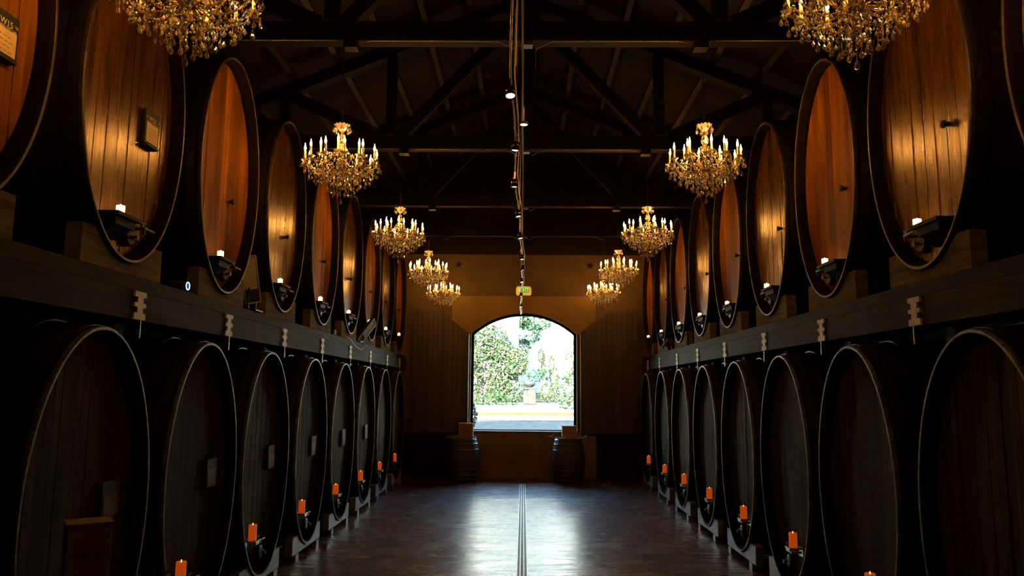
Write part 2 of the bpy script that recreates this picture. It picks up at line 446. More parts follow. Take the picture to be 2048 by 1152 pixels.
# centre conduit under the trusses + suspended spot track
MB().tube([(-.025, y, 5.19) for y in (-3.5, 0, 4, 8, 12, 16.9)], .012, 8).build('ceiling_conduit', M['iron'], None, True)
tag(bpy.data.objects['ceiling_conduit'], 'long metal conduit pipe along the underside of the trusses down the centre', 'conduit')
trk = empty('track_rail', (-.045, 2.0, 3.56), 0, 'thin copper spotlight track hung down the centre of the hall', 'lighting track')
pts = [(.012 * math.sin(i * 1.7) - .025 * math.sin(i * .35), .6 * i, .006 * math.sin(i * 2.1)) for i in range(25)]
MB().tube(pts, .006, 6).build('rail', M['copper'], trk, True)
MB().tube([(p[0] + .022, p[1], p[2] + .012) for p in pts], .004, 5).build('cable', M['conduit'], trk, True)
for y in (3.65, 6.86, 10.12, 13.38, 16.05):
    MB().tube([(.02, y - 2.0, 1.62), (0, y - 2.0, .0)], .004, 5).build('suspension_rod', M['conduit'], trk)
q = MB()
q.tube([(0, 14.4, 0), (.03, 14.5, -.05), (.03, 14.52, -.33)], .006, 6)
for z in (-.1, -.22, -.33): q.lathe([(.006, .05), (.012, .03), (.022, .0), (.005, -.004)], 8, (.03, 14.52, z))
q.build('cable_end', M['iron'], trk)
def spot():
    r = empty('spotlight')
    MB().lathe([(.006, .09), (.006, .045), (.011, .04), (.011, .025)], 8).build('stem', M['copper'], r)
    b_ = MB(); b_.lathe([(.010, .035), (.024, .028), (.027, .01), (.029, -.03), (.026, -.03), (.024, -.02)], 16, cap=False); b_.build('housing', M['copper'], r, True)
    MB().lathe([(.023, -.022), (.012, -.026), (.001, -.027)], 14).build('lens', M['spot_lens'], r)
    return r
s0 = spot(); index_children()
SPY = [3.76, 4.65, 5.52, 6.5, 7.47, 8.7, 9.47, 10.59, 12.18, 13.82]
for i, y in enumerate(SPY):
    o_ = s0 if i == 0 else copy_tree(s0)
    k = (y - 2.0) / .6; px_ = .012 * math.sin(k * 1.7) - .025 * math.sin(k * .35)
    o_.location = (-.045 + px_, y, 3.465)
    o_.rotation_euler = (-rnd.uniform(-.05, .25) if i else -.30, rnd.uniform(-.2, .2), 0)
    tag(o_, f'small copper track spotlight on the central rail, {ORD[i] if i < 9 else "tenth and farthest"} from the camera', 'spotlight', 'copper spotlights on the central track')
pk = empty('puck_light', (-.005, 4.17, 3.44), 0, 'small white disc light on the central rail between the two nearest spotlights', 'puck light')
MB().lathe([(.004, .11), (.004, .012), (.022, .012), (.026, .0), (.024, -.004)], 16).build('housing', M['steel'], pk)
MB().lathe([(.022, -.004), (.01, -.006), (.001, -.006)], 14).build('lens', M['puck_lens'], pk)

# ================================================================ CHANDELIERS
def me_of(mb, name, mat, smooth=False):
    bmesh.ops.recalc_face_normals(mb.bm, faces=mb.bm.faces[:])
    me = bpy.data.meshes.new(name); mb.bm.to_mesh(me); mb.bm.free(); me.materials.append(mat)
    if smooth:
        for p in me.polygons: p.use_smooth = True
    return me
drop_me = me_of(MB().lathe([(.0015, .026), (.003, .012), (.009, .0), (.0125, -.010), (.009, -.019), (.001, -.026)], 6).lathe([(.001, .040), (.005, .034), (.001, .028)], 6), 'crystal_drop', M['crystal_drop'])
spear_me = me_of(MB().lathe([(.001, .04), (.0045, .03), (.006, -.02), (.001, -.05)], 6), 'crystal_spear', M['crystal'])
sleeve_me = me_of(MB().lathe([(.009, 0), (.0085, .075), (.0095, .085), (.006, .089)], 10), 'candle_sleeve', M['sleeve'], False)
bulb_me = me_of(MB().lathe([(.004, .089), (.0072, .097), (.0088, .106), (.0066, .119), (.0028, .131), (.0009, .150)], 8), 'bulb', M['bulb'], True)
bob = MB()
nb = 10; ra, rb_ = [], []
for k in range(nb * 2):
    a = PI * k / nb; rr = .036 + (.004 if k % 2 else 0)
    ra.append(bob.bm.verts.new((.012 * math.cos(a), .012 * math.sin(a), -.006))); rb_.append(bob.bm.verts.new((rr * math.cos(a), rr * math.sin(a), .010 + (.005 if k % 2 else 0))))
for k in range(nb * 2):
    j = (k + 1) % (nb * 2); bob.bm.faces.new((ra[k], ra[j], rb_[j], rb_[k]))
bob.bm.faces.new(ra[::-1])
bob.lathe([(.004, -.02), (.012, -.012), (.010, -.004)], 8)
bob_me = me_of(bob, 'drip_pan', M['crystal'])
def s_arm(R, dz):
    pts = []
    for i in range(9):
        t = i / 8; r = .03 + (R - .03) * t
        z = -.055 - .05 * math.sin(t * PI * 1.05) + dz * t + .045 * t * t * t
        pts.append((r, 0, z))
    return pts
arm1 = me_of(MB().tube(s_arm(.305, .0), [.006] * 8 + [.005], 6), 'arm', M['crystal_arm'], True)
arm2 = me_of(MB().tube(s_arm(.185, .05), [.0055] * 9, 6), 'arm', M['crystal_arm'], True)

def chandelier():
    r = empty('chandelier')
    # stem: balusters, ball, crown
    MB().lathe([(.004, .50), (.006, .30), (.008, .285)], 6).build('top_ring', M['brass'], r)
    MB().lathe([(.008, .285), (.016, .275), (.014, .255), (.026, .235), (.036, .212), (.037, .195), (.028, .172), (.012, .158), (.018, .145), (.030, .12), (.018, .09), (.014, .05), (.030, .02), (.046, .0), (.05, -.02), (.034, -.05), (.016, -.07), (.024, -.10), (.03, -.12), (.014, -.15), (.004, -.17)], 12).build('glass_stem', M['crystal_arm'], r, True)
    c = MB(); A, B = [], []
    for k in range(24):
        a = 2 * PI * k / 24; rr = .062 + (.008 if k % 2 else 0)
        A.append(c.bm.verts.new((.022 * math.cos(a), .022 * math.sin(a), .285))); B.append(c.bm.verts.new((rr * math.cos(a), rr * math.sin(a), .335 + (.012 if k % 2 else 0))))
    for k in range(24):
        j = (k + 1) % 24; c.bm.faces.new((A[k], A[j], B[j], B[k]))
    c.bm.faces.new(A)
    c.build('crown', M['crystal'], r)
    nd = 0
    def drop(x, y, z, me=drop_me, s=1.0, nm='crystal_drop'):
        obj_from(nm, me, r, (x, y, z), (0, 0, rnd.uniform(0, PI)), (s, s, s))
    for k in range(8):
        a = 2 * PI * k / 8; drop(.068 * math.cos(a), .068 * math.sin(a), .300, s=1.15)
    cand = []
    for R, n, ph, z0, arm, ln in ((.305, 12, .13, 0, arm1, .0), (.185, 6, .40, .05, arm2, .01)):
        for k in range(n):
            a = ph + 2 * PI * k / n
            x, y = R * math.cos(a), R * math.sin(a); z = z0 + rnd.uniform(-.006, .006) - .01
            obj_from('arm', arm, r, (0, 0, 0), (0, 0, a))
            obj_from('drip_pan', bob_me, r, (x, y, z))
            s = obj_from('candle_sleeve', sleeve_me, r, (x, y, z + .004), (rnd.uniform(-.04, .04), rnd.uniform(-.04, .04), 0))
            obj_from('bulb', bulb_me, s)
            # drops round each drip pan
            m = 3
            for q in range(m):
                b2 = a + (q - 1) * 1.15
                drop(x + .036 * math.cos(b2), y + .036 * math.sin(b2), z - .028 - .012 * (q == 1), s=.95)
            drop(x, y, z - .085 - .02 * (k % 2), s=1.1)
    # cascading rings of drops below
    st = MB()
    def bead(p, s=.006):
        v = [st.bm.verts.new(Vector(p) + Vector(d) * s) for d in ((1, 0, 0), (0, 1, 0), (-1, 0, 0), (0, -1, 0), (0, 0, 1.3), (0, 0, -1.3))]
        for i in range(4):
            st.bm.faces.new((v[i], v[(i + 1) % 4], v[4])); st.bm.faces.new((v[(i + 1) % 4], v[i], v[5]))
    def lump(p, s=.010):
        p = Vector(p)
        v = [st.bm.verts.new(p + Vector((math.cos(q * PI / 2.5) * s, math.sin(q * PI / 2.5) * s, -.3 * s))) for q in range(5)]
        t_, b_ = st.bm.verts.new(p + Vector((0, 0, 1.8 * s))), st.bm.verts.new(p - Vector((0, 0, 1.7 * s)))
        for i in range(5):
            st.bm.faces.new((v[i], v[(i + 1) % 5], t_)); st.bm.faces.new((v[(i + 1) % 5], v[i], b_))
    def strand(p, q, sag, n, s=.0055):
        p, q = Vector(p), Vector(q)
        for i in range(n + 1):
            t = i / n; c_ = p.lerp(q, t); c_.z -= sag * 4 * t * (1 - t); bead(c_, s)
    for R, n, z, s in ((.27, 18, -.115, .9), (.225, 16, -.16, 1.0), (.17, 14, -.20, 1.05), (.115, 11, -.245, 1.05), (.065, 7, -.28, 1.1), (0.0, 1, -.32, 1.3)):
        for k in range(n):
            a = 2 * PI * k / n + R * 9
            zz = z + rnd.uniform(-.018, .018)
            if n in (16, 11, 7, 1): drop(R * math.cos(a), R * math.sin(a), zz, s=s, me=drop_me)
            else: lump((R * math.cos(a), R * math.sin(a), zz), .011)
            # chain the drop hangs on
            top = -.06 - .04 * (R < .2)
            m = max(2, int((top - zz - .03) / .016))
            for i in range(m): bead((R * math.cos(a) , R * math.sin(a), top - i * (top - zz - .035) / m), .0052)
            if i % 1 == 0: lump((R * math.cos(a + .1), R * math.sin(a + .1), (top + zz) / 2), .0085)
    # swags from crown region to arms, and between drip pans
    for k in range(12):
        a = .13 + 2 * PI * k / 12; a2 = a + 2 * PI / 12
        P = (.29 * math.cos(a), .29 * math.sin(a), -.005); Q = (.29 * math.cos(a2), .29 * math.sin(a2), -.005)
        strand(P, Q, .055, 9)
        strand((.035 * math.cos(a), .035 * math.sin(a), .14), (.2 * math.cos(a), .2 * math.sin(a), .03), .05, 12)
        strand((.2 * math.cos(a), .2 * math.sin(a), -.05), (.2 * math.cos(a2), .2 * math.sin(a2), -.05), .05, 7)
        lump((.24 * math.cos(a + .2), .24 * math.sin(a + .2), -.05), .010)
        lump((.15 * math.cos(a), .15 * math.sin(a), -.09), .010)
        lump((.10 * math.cos(a), .10 * math.sin(a), .06), .009)
        lump((.33 * math.cos(a + .13), .33 * math.sin(a + .13), -.045), .009)
    g = st.build('bead_garlands', M['crystal'], r); tag(g, kind='stuff')
    c = MB(); zt = .34
    n = 36
    for i in range(n):
        z = .50 + i * .018
        pts = [(.005 * math.cos(q * PI / 4), 0, z + .012 * math.sin(q * PI / 4)) if i % 2 else (0, .005 * math.cos(q * PI / 4), z + .012 * math.sin(q * PI / 4)) for q in range(8)]
        c.tube(pts, .0016, 4, closed=True)
    c.tube([(.006, 0, .5), (.012, .004, .75), (.006, 0, 1.14)], .0025, 5)
    c.build('chain', M['iron'], r)
    return r
c0 = chandelier(); index_children()
CX = [(3.62, 3.92), (6.85, 4.03), (10.15, 4.04), (13.35, 4.03), (15.95, 3.97)]
adj = ['nearest, cut off by the photo top', 'second from the camera', 'third from the camera', 'fourth from the camera', 'farthest from the camera, by the back wall']
first = True
for i, (y, z) in enumerate(CX):
    for s, side in ((-1, 'left'), (1, 'right')):
        o_ = c0 if first else copy_tree(c0); first = False
        o_.location = (s * 1.715, y + .07 * s, z + .03 * s + .01); o_.scale = (1.08, 1.08, 1.08)
        o_.rotation_euler = (rnd.uniform(-.02, .02), rnd.uniform(-.03, .03), rnd.uniform(0, 6) if i else 1 + s)
        tag(o_, f'lit crystal candle chandelier in the {side} row, {adj[i]}', 'chandelier', f'crystal chandeliers hung along the {side}')

# ================================================================ TANKS
TA, TB = .665, 1.083
def ell(t, a, b): return (a * math.cos(t), b * math.sin(t))
def make_head(seed, depth=-.09):
    r_ = random.Random(seed); mb = MB(); a, b = TA - .04, TB - .04
    n = 9; w = 2 * a / n; rows = 14
    for i in range(n):
        y0 = -a + i * w; tilt = r_.uniform(-.045, .045); dx = r_.uniform(-.003, .003)
        ys = [y0, y0 + .003, y0 + .008, y0 + w * .5, y0 + w - .008, y0 + w - .003, y0 + w]
        grid = []
        for j, y in enumerate(ys):
            yy = max(-a * .9995, min(a * .9995, y)); h = b * math.sqrt(max(0, 1 - (yy / a) ** 2))
            colv = []
            for k in range(rows + 1):
                z = -h + 2 * h * k / rows
                x = depth - .02 * (1 - (yy / a) ** 2) + dx + tilt * (yy - y0 - w / 2)
                x += .0035 * noise.noise(Vector((seed, yy * 3, z * 1.3))) + .0006 * (1 - ((yy - y0 - w / 2) / (w / 2)) ** 2)
                if j in (0, 6): x -= .006
                colv.append(mb.bm.verts.new((x, yy, z)))
            grid.append(colv)
        for j in range(6):
            for k in range(rows):
                A, B, C, D = grid[j][k], grid[j + 1][k], grid[j + 1][k + 1], grid[j][k + 1]
                if (A.co - D.co).length < 1e-5 and (B.co - C.co).length < 1e-5: continue
                mb.bm.faces.new((A, B, C, D))
    bmesh.ops.remove_doubles(mb.bm, verts=mb.bm.verts[:], dist=1e-5)
    for f in mb.bm.faces:
        f.normal_update()
        if f.normal.x < 0: f.normal_flip()
    return mb
def ering(mb, prof, n=72, jit=0):
    """prof: list of (x, da) : ellipse TA+da,TB+da at x, closed loop profile"""
    rings = []
    for x, da in prof:
        rings.append([mb.bm.verts.new((x, (TA + da) * math.cos(2 * PI * k / n), (TB + da) * math.sin(2 * PI * k / n))) for k in range(n)])
    return rings
def bridge(mb, rings, closed=False):
    m = len(rings); n = len(rings[0])
    for i in range(m if closed else m - 1):
        A, B = rings[i], rings[(i + 1) % m]
        for k in range(n): mb.bm.faces.new((A[k], A[(k + 1) % n], B[(k + 1) % n], B[k]))
def chime_mesh():
    mb = MB()
    bridge(mb, ering(mb, [(-.008, 0), (-.0, -.006), (-.0, -.020), (-.003, -.023), (-.15, -.023), (-.15, .0)]), True)
    # joints between staves: shallow grooves as tiny ridges removed - per-stave facets
    return mb
def howel_mesh():
    mb = MB()
    bridge(mb, ering(mb, [(-.004, -.0235), (-.020, -.034), (-.075, -.050), (-.15, -.052), (-.15, -.0235)]), True)
    return mb
def body_mesh():
    mb = MB(); L = 1.95; pr = []
    for i in range(13):
        t = i / 12; x = -.03 - L * t; pr.append((x, .001 + .06 * math.sin(PI * t)))
    R = ering(mb, pr); bridge(mb, R)
    mb.bm.faces.new(R[-1])
    return mb
def chime_mat(name, lo, hi):
    m, nt, b, o = new_mat(name)
    tc = N(nt, 'ShaderNodeTexCoord'); sp = N(nt, 'ShaderNodeSeparateXYZ'); nt.links.new(tc.outputs['Object'], sp.inputs[0])
    at = N(nt, 'ShaderNodeMath', operation='ARCTAN2'); nt.links.new(sp.outputs[1], at.inputs[0]); nt.links.new(sp.outputs[2], at.inputs[1])
    ml = N(nt, 'ShaderNodeMath', operation='MULTIPLY'); nt.links.new(at.outputs[0], ml.inputs[0]); ml.inputs[1].default_value = 44 / (2 * PI)
    fl = N(nt, 'ShaderNodeMath', operation='FLOOR'); nt.links.new(ml.outputs[0], fl.inputs[0])
    fc = N(nt, 'ShaderNodeMath', operation='FRACT'); nt.links.new(ml.outputs[0], fc.inputs[0])
    wn = N(nt, 'ShaderNodeTexWhiteNoise', noise_dimensions='1D'); nt.links.new(fl.outputs[0], wn.inputs['W'])
    r1 = ramp(nt, wn.outputs[0], [(0, lo), (1, hi)])
    r2 = ramp(nt, fc.outputs[0], [(0, (.15,) * 3), (.06, (1,) * 3), (.96, (1,) * 3), (1, (.15,) * 3)])
    no = N(nt, 'ShaderNodeTexNoise', Scale=30.0, Detail=4.0); nt.links.new(tc.outputs['Object'], no.inputs['Vector'])
    r3 = ramp(nt, no.outputs[0], [(.3, (.6,) * 3), (.7, (1.15,) * 3)])
    nt.links.new(mult(nt, mult(nt, r1.outputs[0], r2.outputs[0]), r3.outputs[0]), b.inputs['Base Color'])
    b.inputs['Roughness'].default_value = .5
    bump(nt, b, no.outputs[0], .3, .003)
    return m
M['chime'] = chime_mat('chime_dark', (.016, .010, .005), (.055, .034, .014)); M['chime_pale'] = chime_mat('chime_window_lit', (.07, .058, .036), (.20, .17, .115))  # upper rims dark, lower rims pale: window light put into the colour
chime_me = me_of(chime_mesh(), 'chime', M['chime']); chime_low = me_of(chime_mesh(), 'chime', M['chime_pale']); body_me = me_of(body_mesh(), 'tank_body', M['stave'], True)
howel_me = me_of(howel_mesh(), 'inner_rim', M['stave'])
hp = MB(); bridge(hp, ering(hp, [(-.05, .006), (-.05, .010), (-.12, .016), (-.12, .006)]), True)
hoop1 = me_of(hp, 'hoop', M['hoop'])
hp = MB(); bridge(hp, ering(hp, [(-.30, .032), (-.30, .040), (-.37, .045), (-.37, .034)]), True)
hoop2 = me_of(hp, 'hoop', M['hoop'])
heads = {k: [me_of(make_head(i * 7 + j), 'head', M[k], True) for j in range(3)] for i, k in enumerate(('head_gold', 'head_red', 'head_pale'))}
peg_me = me_of(MB().lathe([(.016, 0), (.016, .03), (.028, .032), (.026, .05), (.01, .055)], 10, axis='X'), 'bung', M['black'])
hatch = MB(); hatch.lathe([(.075, 0), (.075, .02), (.06, .028), (.02, .03)], 16, axis='X'); hatch.box((.03, 0, 0), (.02, .17, .03)); hatch.lathe([(.012, .02), (.012, .07), (.02, .075)], 8, axis='X')
hatch_me = me_of(hatch, 'drain_hatch', M['iron'])
v = MB(); v.lathe([(.022, 0), (.022, .02), (.012, .022), (.012, .11)], 10, axis='X'); v.tube([(.10, 0, 0), (.105, .05, .0), (.105, .13, .0)], [.012, .010, .008], 8); v.tube([(.10, 0, 0), (.10, 0, -.04)], .010, 8)
v.box((.085, 0, .022), (.015, .02, .03)); v.box((.085, 0, .04), (.02, .07, .01))
valve_me = me_of(v, 'tap', M['iron'])
# timber corbel shelf (upper row)
def shelf_u(y0, y1):
    mb = MB(); mb.box((.075, (y0 + y1) / 2, -.012), (.15, y1 - y0, .024))
    mb.box((.06, (y0 + y1) / 2, -.05), (.12, (y1 - y0) * .8, .055))
    ym = (y0 + y1) / 2; w = (y1 - y0) * .32
    mb.bm.verts.ensure_lookup_table()
    pts = [(0.0, -.075), (.115, -.075), (.02, -.15), (0, -.15)]
    A = [mb.bm.verts.new((p[0], ym - w, p[1])) for p in pts]; B = [mb.bm.verts.new((p[0], ym + w, p[1])) for p in pts]
    mb.bm.faces.new(A); mb.bm.faces.new(B[::-1])
    for i in range(4): mb.bm.faces.new((A[i], B[i], B[(i + 1) % 4], A[(i + 1) % 4]))
    return mb
shelf_L = me_of(shelf_u(-.17, .13), 'candle_shelf', M['dark_wood']); shelf_R = me_of(shelf_u(-.11, .22), 'candle_shelf', M['dark_wood'])
sl = MB(); sl.box((.07, 0, -.006), (.14, .13, .012)); sl.box((.012, 0, -.045), (.012, .11, .07)); sl.box((.135, .0, -.02), (.008, .09, .035)); sl.lathe([(.012, 0), (.012, .10)], 8, (.04, .085, -.03), 'X')
shelf_low = me_of(sl, 'candle_shelf', M['steel'])

def label_plate(parent, loc, w, h, text=None, sub=None):
    p = MB(); p.box((.012, 0, 0), (.024, w, h), bev=.002); o_ = p.build('name_plate', M['black'], parent, loc=loc)
    q = MB(); q.box((.0255, 0, -h * .16), (.003, w * .82, h * .56)); q.build('paper_sheet', M['paper'] if text else M['tag_paper'], o_)
    if text:
        for s_, z, sz in ((text, h * .255, h * .20), ('TK', h * .27, h * .085), ('TK ', h * .27, h * .085), (sub, h * .155, h * .085)):
            if not s_: continue
            cu = bpy.data.curves.new('lettering', 'FONT'); cu.body = s_.strip(); cu.size = sz; cu.align_x = 'CENTER'; cu.extrude = .0006
            cu.align_y = 'CENTER'
            t_ = bpy.data.objects.new('tmp', cu); COL.objects.link(t_)
            dg = bpy.context.evaluated_depsgraph_get(); me = bpy.data.meshes.new_from_object(t_.evaluated_get(dg)); bpy.data.objects.remove(t_)
            me.materials.append(M['letter'])
            oo = bpy.data.objects.new('lettering', me); COL.objects.link(oo); oo.parent = o_
            dy = 0
            if s_ == 'TK': dy = w * .39
            if s_ == 'TK ': dy = -w * .39
            oo.location = (.0252, dy, z); oo.rotation_euler = (PI / 2, 0, PI / 2)
    if text:
        lg = MB(); lg.box((.02, 0, -h / 2 - .012), (.045, w * .8, .014)); lg.build('plate_ledge', M['black'], o_)
        for k in range(4):
            zz = -.01 - k * h * .11; hw = MB()
            for m_ in range(3): hw.box((.0275, -w * .2 + m_ * w * .17 + .01 * (k % 2), zz), (.0006, w * .09 * (1 + .4 * ((k + m_) % 2)), .003))
            hw.build('handwriting', M['ink'], o_)
    return o_

def make_tank(x, y, z, side, kind, hv, row, idx, label, group, shelf, valve=True, peg=None, plate=None, hatch_=True):
    rz = 0 if side < 0 else PI
    r = empty('wine_tank', (x, y, z), rz, label, 'wine tank', group)
    f = -side   # local y sign so that world y offset = dy
    ly = lambda dy: dy if side < 0 else -dy
    obj_from('chime', chime_me if row == 'upper' else chime_low, r); obj_from('tank_body', body_me, r); obj_from('inner_rim', howel_me, r); obj_from('hoop', hoop1, r); obj_from('hoop', hoop2, r)
    obj_from('head', heads[kind][hv % 3], r, (0, 0, 0))
    hx = -.105
    if peg is not None: obj_from('bung', peg_me, r, (hx, ly(peg[0]), peg[1]))
    if hatch_: obj_from('drain_hatch', hatch_me, r, (hx + .01, ly(.13), -TB + .20), (0, 0, 0), (1, .9, .9))
    return r, ly, hx

ULy = [3.28, 4.88, 6.52, 8.14, 9.77, 11.37, 12.92, 14.46, 15.99]
URy = [3.32, 4.96, 6.53, 8.13, 9.74, 11.28, 12.82, 14.47, 15.98]
LLy = [4.48, 6.03, 7.52, 9.10, 10.67, 12.24, 13.8, 15.38]
RLy = [4.22, 5.82, 7.38, 8.95, 10.52, 12.12, 13.72, 15.42]
XU_L, XU_R, XL_L, XL_R = -2.624, 2.645, -2.511, 2.484
ZU, ZL = 3.816, 1.193
placed_candles = []
for side, ys, X in ((-1, ULy, XU_L), (1, URy, XU_R)):
    sn = 'left' if side < 0 else 'right'
    for i, y in enumerate(ys):
        gold = i % 2 == 1
        tone = 'golden glossy' if gold else 'reddish'
        lab = f'{tone} oval oak tank head, {ORD[i]} from the camera in the upper {sn} row'
        if side < 0 and i == 0: lab = 'reddish oval oak tank with black W15 plate at the upper left edge'
        if side < 0 and i == 1: lab = 'golden oval oak tank with black W21 plate in the upper left row'
        if side > 0 and i == 0: lab = 'reddish oval oak tank cut off at the upper right edge of the photo'
        r, ly, hx = make_tank(X, y, ZU, side, 'head_gold' if gold else 'head_red', i + (side > 0), 'upper', i, lab, f'large oval tanks in the upper {sn} row', 'u',
                              peg=(.20, -.20) if side < 0 and i not in (0, 1) else ((-.25, -.17) if side > 0 else ((-.12+.35, -.34) if i == 0 else None)))
        if side < 0:
            sy, cy = -.09, -.12; sm = shelf_L
        else:
            sy, cy = -.07, .06; sm = shelf_R
        if i > 0:
            zz = 3.03 - ZU
            obj_from('candle_shelf', sm, r, (hx, ly(sy), zz))
            obj_from('tap', valve_me, r, (hx, ly(.17 if side < 0 else .20), zz - .03), (0, 0, 0), (1, 1, 1) if side < 0 else (1, 1, 1))
            placed_candles.append(('u', X + (-1 if side < 0 else 1) * (.105 - .085) , y + cy, 3.03, sn, i))
        if side < 0 and i == 0: label_plate(r, (-.098, ly(.36), -.09), .20, .24, 'W15', 'Capacity 1961 Gals')
        if side < 0 and i == 1: label_plate(r, (-.098, ly(.31), -.05), .20, .25, 'W21', 'Capacity 1961 Gals')
for side, ys, X in ((-1, LLy, XL_L), (1, RLy, XL_R)):
    sn = 'left' if side < 0 else 'right'
    for i, y in enumerate(ys):
        lab = f'dark oval oak tank, {ORD[i]} from the camera in the lower {sn} row'
        r, ly, hx = make_tank(X, y, ZL, side, 'head_pale', i + (side > 0), 'lower', i, lab, f'large oval tanks in the lower {sn} row', 'l', hatch_=True)
        if i > 0 or side > 0 or 1:
            zz = .50 - ZL; cy = -.27 if side < 0 else -.16
            obj_from('candle_shelf', shelf_low, r, (hx, ly(cy), zz))
            obj_from('tap', valve_me, r, (hx, ly(cy + .15), zz - .03))
            if i > 0: placed_candles.append(('l', X + (-1 if side < 0 else 1) * (.105 - .085), y + cy, .50, sn, i))
        if side < 0 and i < 6: label_plate(r, (hx + .006, ly(.33), .02), .20, .23)
# candles
cu_ = empty('candle'); MB().lathe([(.025, 0), (.026, .002), (.027, .056), (.025, .058), (.020, .050)], 16).build('wax', M['wax_upper'], cu_, True)
MB().lathe([(.001, .051), (.004, .053), (.0045, .058), (.001, .066)], 8).build('flame', M['flame'], cu_, True)
cl_ = empty('candle'); MB().lathe([(.036, 0), (.037, .003), (.037, .132), (.035, .136), (.028, .134), (.02, .128)], 20).build('wax', M['wax_lower'], cl_, True)
MB().lathe([(.001, .128), (.004, .133), (.0045, .141), (.001, .152)], 8).build('flame', M['flame_low'], cl_, True)
index_children(); fu = fl_ = True
for k, x, y, z, sn, i in placed_candles:
    if k == 'u': o_ = cu_ if fu else copy_tree(cu_); fu = False
    else: o_ = cl_ if fl_ else copy_tree(cl_); fl_ = False
    o_.location = (x, y, z + .001); o_.rotation_euler = (0, 0, rnd.uniform(0, 6)); s = rnd.uniform(.94, 1.08); o_.scale = (1, 1, s)
    if k == 'u': tag(o_, f'small cream votive candle on the {ORD[i]} tank from the camera, upper {sn} row', 'candle', f'candles on the upper {sn} tanks')
    else: tag(o_, f'orange pillar candle on the {ORD[i]} tank from the camera, lower {sn} row', 'candle', f'candles on the lower {sn} tanks')

# ---- rack beams with notched plates, cradles
def notched(w, h, t=.012):
    n, d = .038, .040
    hs = [-h / 2, -h * .27, -h * .27 + d, h * .10, h * .10 + d, h / 2]
    pts = [(-w / 2, hs[0]), (w / 2, hs[0]), (w / 2, hs[1]), (w / 2 - n, hs[1]), (w / 2 - n, hs[2]), (w / 2, hs[2]), (w / 2, hs[3]), (w / 2 - n, hs[3]), (w / 2 - n, hs[4]), (w / 2, hs[4]), (w / 2, hs[5]),
           (-w / 2, hs[5]), (-w / 2, hs[4]), (-w / 2 + n, hs[4]), (-w / 2 + n, hs[3]), (-w / 2, hs[3]), (-w / 2, hs[2]), (-w / 2 + n, hs[2]), (-w / 2 + n, hs[1]), (-w / 2, hs[1])]
    return pts
PY_ = {-1: [3.45, 5.04, 6.60, 8.17, 9.73, 11.33, 12.84, 14.42, 15.9], 1: [3.5, 5.07, 6.66, 8.25, 9.87, 11.41, 12.94, 14.6, 16.0]}
for side, X in ((-1, -2.624), (1, 2.645)):
    sn = 'left' if side < 0 else 'right'
    r = empty('rack_beam', (X, 0, 2.365), 0, f'long heavy timber rack beam carrying the upper {sn} row of tanks', 'beam', None)
    y0, y1 = YB + .1, 16.88
    # lower timber with uneven weathered front face
    mb = MB(); ny, nz = 420, 7; th = .30
    grid = []
    for a in range(ny + 1):
        y = y0 + (y1 - y0) * a / ny; rw = []
        for bz in range(nz + 1):
            z = .195 * bz / nz
            n_ = noise.noise(Vector((y * 1.1, z * 11 + side * 5, 2.0))) * .7 + noise.noise(Vector((y * 5.0, z * 34, 7.0))) * .3
            x = -side * (.006 * n_)
            rw.append(mb.bm.verts.new((x, y, z)))
        grid.append(rw)
    for a in range(ny):
        for bz in range(nz): mb.bm.faces.new((grid[a][bz], grid[a + 1][bz], grid[a + 1][bz + 1], grid[a][bz + 1]))
    back = [mb.bm.verts.new((side * th, y0, 0)), mb.bm.verts.new((side * th, y1, 0)), mb.bm.verts.new((side * th, y1, .195)), mb.bm.verts.new((side * th, y0, .195))]
    mb.bm.faces.new(back)
    mb.bm.faces.new([g_[0] for g_ in grid] + [back[1], back[0]]); mb.bm.faces.new([g_[-1] for g_ in grid] + [back[2], back[3]])
    mb.bm.faces.new(grid[0] + [back[3], back[0]]); mb.bm.faces.new(grid[-1] + [back[2], back[1]])
    mb.build('lower_timber', M['beam'], r, normals=True)
    MB().box((side * .16, (y0 + y1) / 2, .2475), (.28, y1 - y0, .100), bev=.006).build('cap_timber', M['beam'], r)
    for y in PY_[side]:
        mb = MB(); mb.prism([(p[0] + y, p[1] + .098) for p in notched(.15, .19)], -side * .016, side * .004, 'X')
        mb.build('joint_plate', M['plate'], r)
        mb = MB(); mb.tube([(-side * .006, y + .03, 0), (-side * .006, y + .03, -.12)], .006, 6); mb.build('tie_rod', M['steel'], r)
# rack posts stand between the lower tanks, behind the front face
def posts(side, ys, X):
    global post_me
    sn = 'left' if side < 0 else 'right'
    for i in range(len(ys) - 1):
        y = (ys[i] + ys[i + 1]) / 2
        o_ = MB().box((0, 0, 1.18), (.14, .12, 2.36)).build('rack_post', M['truss'], None, loc=(X + side * .42, y, 0))
        tag(o_, f'dark post in the gap behind the {ORD[i]} and {ORD[i+1]} lower {sn} tanks', 'post', f'rack posts of the {sn} row')
posts(-1, LLy, XL_L); posts(1, RLy, XL_R)

